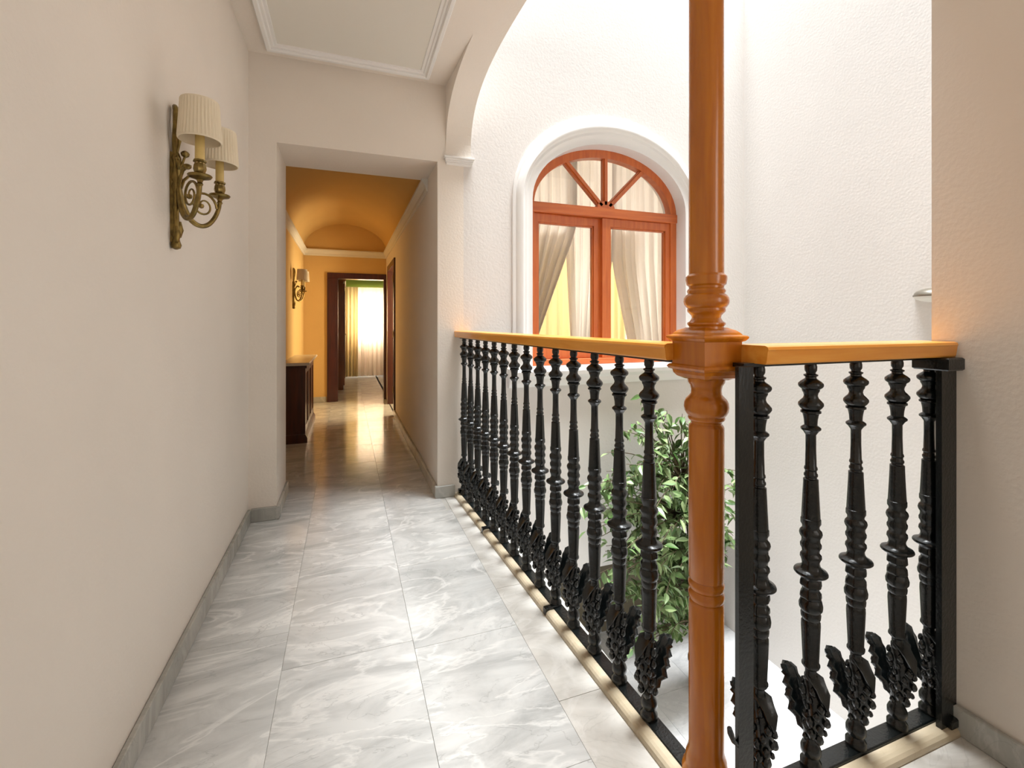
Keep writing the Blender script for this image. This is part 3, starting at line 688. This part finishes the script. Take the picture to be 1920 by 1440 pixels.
# ------------------------------------------------------------------ brass sconces
def make_sconce(label, loc):
    s = empty('wall_sconce', loc); tag(s, label, 'wall lamp', 'two-arm brass wall sconces')
    # local frame: wall plane x=0, +X out of wall, z absolute minus loc.z, plate runs z -.24..+.25
    p = MB()
    p.prism([(-.005, -.225), (.005, -.225), (.009, -.10), (.012, .0), (.009, .09), (-.009, .09), (-.012, .0), (-.009, -.10)], 0, .0, .010)
    p.lathe([(-.225, .008), (-.205, .011), (-.17, .010), (-.12, .009), (-.105, .014), (-.09, .010), (-.05, .012), (-.03, .017), (-.015, .013), (.0, .019), (.02, .015), (.045, .012), (.07, .016), (.09, .009)], 12, (.016, 0, 0))
    p.build('wall_plate', 'brass', s)
    rb = MB()   # ribbon loops at the top
    for sg in (-1, 1):
        rb.tube([(.014, 0, .07), (.015, sg*.012, .11), (.020, sg*.022, .155), (.024, sg*.026, .195), (.022, sg*.020, .232), (.014, sg*.006, .250), (.012, 0, .240)], [.006, .008, .009, .0095, .009, .008, .006], 8, sub=4)
    rb.tube([(.012, 0, .08), (.020, .006, .13), (.014, -.006, .18), (.012, 0, .240)], [.006, .006, .006, .006], 8, sub=4)
    for sg in (-1, 1): rb.tube([(.022, sg*.004, .03), (.028, sg*.020, .045), (.026, sg*.026, .06), (.02, sg*.012, .072)], [.005, .007, .006, .004], 8, sub=3)
    rb.build('ribbon_loop', 'brass', s)
    tl = MB()   # tassel tail
    tl.lathe([(-.25, .004), (-.245, .014), (-.235, .017), (-.22, .012), (-.21, .010), (-.20, .015), (-.185, .012)], 10, (.016, 0, 0))
    tl.tube([(.022, -.012, -.17), (.026, -.014, -.20), (.022, -.012, -.225)], [.006, .009, .006], 8); tl.tube([(.022, .012, -.15), (.026, .014, -.18), (.022, .012, -.205)], [.006, .009, .006], 8)
    tl.build('tassel', 'brass', s)
    bd = MB().tube([(.02, 0, .03), (.035, 0, .055), (.042, 0, .08)], [.005, .004, .004], 8); bd.lathe([(0, .004), (.006, .012), (.014, .014), (.02, .010), (.024, .004)], 10, (.043, 0, .076)); bd.build('flower_bud', 'brass', s)
    for sg in (-1, 1):
        g = .127; e = .12
        def at(u, z): return (.02+(e-.02)*u, sg*g*u, z)
        a = MB()
        a.tube([at(.02, -.01), at(.06, -.05), at(.16, -.10), at(.32, -.138), at(.52, -.150), at(.72, -.138), at(.88, -.105), at(.97, -.07), at(1.0, -.045)], [.008, .0085, .009, .009, .0085, .0085, .008, .0075, .007], 10, sub=4)
        arm = a.build('arm', 'brass', s)
        sc = []
        for i in range(34):
            th = i/33*R(560); r = .052*(1-i/33*.8); sc.append(at(.60+r*math.cos(th+R(0))/.16, -.072+r*math.sin(th)))
        c = MB().tube(sc, [.0048-.0022*i/33 for i in range(34)], 8); cx0, cy0, cz0 = sc[-1]; c.lathe([(-.009, .002), (-.006, .008), (0, .010), (.006, .008), (.009, .002)], 10, (cx0, cy0, cz0)); c.build('scroll', 'brass', arm)
        c2 = MB().tube([at(.08, -.03), at(.14, .0), at(.26, .022), at(.40, .028)], [.005, .005, .005, .006], 8); q = at(.45, .026); c2.lathe([(-.006, .006), (0, .013), (.008, .013), (.012, .005)], 8, q); c2.build('tendril', 'brass', arm)
        x, y, _ = at(1, 0); DZ_ = -.018
        MB().lathe([(-.035, .006), (-.028, .010), (-.022, .007), (-.014, .010), (-.010, .018), (-.006, .032), (.0, .036), (.003, .034), (.0, .02), (.004, .012)], 20, (x, y, DZ_)).build('drip_dish', 'brass', arm)
        MB().lathe([(.004, .010), (.010, .015), (.022, .0185), (.036, .017), (.042, .014), (.046, .019), (.052, .018), (.052, .012)], 16, (x, y, DZ_), wob=lambda r, a_, z: r*(1+.06*math.cos(8*a_))).build('candle_cup', 'brass', arm)
        MB().lathe([(.034, .0145), (.135, .0138), (.14, .012)], 16, (x, y, DZ_)).build('candle_sleeve', 'candle', arm)
        sh = MB(); n = 72; vs = []; fs = []
        pf_ = [(.098, .0615), (.101, .0628), (.106, .062), (.17, .0578), (.222, .0548), (.227, .0558), (.230, .0545)]
        for k, (z, r) in enumerate(pf_):
            for i in range(n):
                an = 2*math.pi*i/n; pl = 1+(  .03 if 1 < k < 5 else .004)*math.cos(36*an)
                vs.append((x+r*pl*math.cos(an), y+r*pl*math.sin(an), z))
        K = len(pf_); 
        for (z, r) in [(q_[0], q_[1]-.0025) for q_ in pf_]:
            for i in range(n): an = 2*math.pi*i/n; vs.append((x+r*math.cos(an), y+r*math.sin(an), z))
        for k in range(K-1):
            for i in range(n):
                j = (i+1) % n; fs.append((k*n+i, k*n+j, (k+1)*n+j, (k+1)*n+i)); o_ = K*n; fs.append((o_+k*n+j, o_+k*n+i, o_+(k+1)*n+i, o_+(k+1)*n+j))
        for i in range(n):
            j = (i+1) % n; o_ = K*n; fs.append((j, i, o_+i, o_+j)); fs.append(((K-1)*n+i, (K-1)*n+j, o_+(K-1)*n+j, o_+(K-1)*n+i))
        sh.add(vs, fs, True); sh.build('lamp_shade', 'shade', s)
    return s
s1 = make_sconce('brass two-arm sconce with cream pleated shades on the near left wall', (XL, 1.917, 1.757))
s2 = copy_tree(s1); s2.location = (CL, 6.25, 1.67); s2['label'] = 'brass sconce far down the corridor above the dark cabinet'

# ------------------------------------------------------------------ radiator cabinet in corridor
cb = empty('radiator_cabinet', (CL, 5.22, 0)); tag(cb, 'dark wooden radiator cabinet with cream stone top in the corridor', 'cabinet')
D, W = .225, 1.25
MB().box(.0, D-.02, 0, W, .06, .80).build('body', 'darkwood', cb)
pl = MB().prism([(0, 0), (D+.02, 0), (D+.02, .05), (D+.008, .075), (D-.002, .09), (0, .09)], 1, -.012, W+.012).build('plinth', 'darkwood', cb)
MB().prism([(0, .805), (D+.035, .805), (D+.045, .815), (D+.045, .828), (D+.035, .835), (0, .835)], 1, -.03, W+.03).build('stone_top', 'stone_top', cb)
MB().box(0, D+.015, -.012, W+.012, .775, .805, .004).build('top_moulding', 'darkwood', cb)
for y0, y1 in ((0, .07), (.40, .45), (.80, .85), (W-.07, W)): MB().box(D-.02, D, y0, y1, .09, .775, .003).build('stile', 'darkwood', cb)
for z0, z1 in ((.09, .16), (.71, .775)): MB().box(D-.02, D-.002, .07, W-.07, z0, z1, .003).build('rail', 'darkwood', cb)
for y0, y1 in ((.07, .40), (.45, .80), (.85, W-.07)):
    g = MB()
    k = int((y1-y0)/.03)
    for i in range(k): g.box(D-.016, D-.008, y0+.008+i*.03, y0+.022+i*.03, .16, .71)
    g.build('grille', 'doorwood', cb)

# ------------------------------------------------------------------ small wall light on the atrium side wall
wl = empty('wall_light', (XA, 1.80, 1.42)); tag(wl, 'small grey domed wall light on the pale atrium wall, half hidden', 'wall lamp')
def dome(rz, ry, d, z0, sgn):
    m = MB(); vs = []; fs = []; n = 20; k = 6
    for j in range(k+1):
        a = j/k*math.pi/2
        for i in range(n+1):
            b = math.pi*i/n; vs.append((-d*math.sin(b)*math.cos(a), ry*math.cos(b)*math.cos(a), z0+sgn*rz*math.sin(a)))
    for j in range(k):
        for i in range(n): q = j*(n+1)+i; fs.append((q, q+1, q+n+2, q+n+1))
    fs.append(tuple(range(n+1))); m.add(vs, fs, True); return m
M['zinc'] = plain('grey_metal', srgb(150, 144, 132), .35, .8)
dome(.045, .10, .10, .004, 1).build('cap', 'zinc', wl)
dome(.035, .10, .10, -.006, -1).build('glass_bowl', 'panelwhite', wl)
MB().lathe([(-.006, .104), (.004, .104)], 24, (-.0, 0, 0)).build('rim', 'zinc', wl)

# ------------------------------------------------------------------ ficus tree on the lower floor
TX, TY = 2.70, 2.95
tr = empty('ficus_tree', (TX, TY, ZB)); tag(tr, 'leafy green potted ficus tree standing on the lower floor behind the railing', 'tree')
MB().lathe([(0, .08), (.02, .088), (.20, .112), (.205, .118), (.225, .118), (.225, .105), (.19, .10)], 24).build('pot', 'pot', tr)
MB().lathe([(.17, .10), (.195, .10)], 20).build('soil', 'soil', tr)
rng = random.Random(3)
bm_ = MB()
trunk = [Vector((0, 0, .19)), Vector((-.02, .01, .5)), Vector((-.06, -.01, .8)), Vector((-.12, 0, 1.1)), Vector((-.18, -.02, 1.4)), Vector((-.24, -.04, 1.7))]
bm_.tube(trunk, [.026, .023, .02, .017, .014, .010], 10); bm_.tube([(.015, .01, .19), (.03, .02, .5), (.0, .03, .8), (.02, .02, 1.1), (.06, 0, 1.4), (.03, -.03, 1.72)], [.02, .018, .016, .013, .011, .007], 8)
leaves = []
def inside(p):
    # crown: broad ellipsoid in local coordinates (tree base at origin)
    q = Vector(((p.x+.50)/.72, (p.y+.12)/.33, (p.z-1.46)/.92)); return q.length
twigs = MB()
for i in range(230):
    while True:
        p = Vector((rng.uniform(-1.25, .24), rng.uniform(-.45, .32), rng.uniform(.5, 2.40)))
        if inside(p) < 1 and not (p.z > 1.75 and rng.random() < .6): break
    p.y = min(p.y, .12)
    k = min(range(len(trunk)), key=lambda j: (trunk[j]-p).length+(.6 if trunk[j].z > p.z+.05 else 0)); s = trunk[k]
    mid = s.lerp(p, .55)+Vector((rng.uniform(-.05, .05), rng.uniform(-.05, .05), .10))
    tip = p+Vector((rng.uniform(-.06, .06), rng.uniform(-.04, .04), -.05 if rng.random() < .6 else .08))
    pts = []
    for j in range(7):
        t = j/6; pts.append((s*(1-t)**2+mid*2*t*(1-t)+tip*t*t))
    twigs.tube(pts, [.0055*(1-.75*j/6)+.0008 for j in range(7)], 5)
    nl = rng.randint(9, 14)
    for j in range(nl):
        t = .45+.57*j/nl; t = min(t, 1); q = s*(1-t)**2+mid*2*t*(1-t)+tip*t*t
        q.y = min(q.y, .13); leaves.append(q+Vector((rng.uniform(-.03, .03), rng.uniform(-.03, .03), rng.uniform(-.02, .02))))
bm_.build('trunk', 'bark', tr); twigs.build('twigs', 'bark', tr)['kind'] = 'stuff'
def leaf_geo(L=.082, W=.036):
    ys = [0, .14, .34, .58, .8, 1.0]; ws = [.02, .62, 1.0, .82, .42, .0]; vs = []; fs = []
    for t, wv in zip(ys, ws):
        z = -.10*L*t*t*1.5
        vs += [(-W/2*wv, t*L, z+.18*W*wv), (0, t*L, z), (W/2*wv, t*L, z+.18*W*wv)]
    for k in range(5):
        b = k*3; fs += [(b, b+1, b+4, b+3), (b+1, b+2, b+5, b+4)]
    return vs, fs
lv, lf_ = leaf_geo()
def leaf_matrix(p):
    az = rng.uniform(0, 2*math.pi); pitch = R(rng.uniform(-75, 15)); roll = R(rng.uniform(-50, 50)); sc = rng.uniform(.75, 1.35)
    return Matrix.Translation(p) @ Matrix.Rotation(az, 4, 'Z') @ Matrix.Rotation(pitch, 4, 'X') @ Matrix.Rotation(roll, 4, 'Y') @ Matrix.Scale(sc, 4)
mats = [leaf_matrix(p) for p in leaves]
# nearest to the viewpoint first: those show largest
order = sorted(range(len(mats)), key=lambda i: mats[i].translation.y*.94+mats[i].translation.x*.34-mats[i].to_scale()[0]*.25)
first = None
for i in order[:290]:
    if first is None: first = o = MB().add(lv, lf_, True).build('leaf', 'leaf', tr, fix=False)
    else: o = first.copy(); COL.objects.link(o); o.parent = tr
    o.matrix_local = mats[i]
rest = MB()
for i in order[290:]: rest.add([mats[i] @ Vector(v) for v in lv], lf_, True)
o = rest.build('foliage', 'leaf', tr, fix=False); o['kind'] = 'stuff'
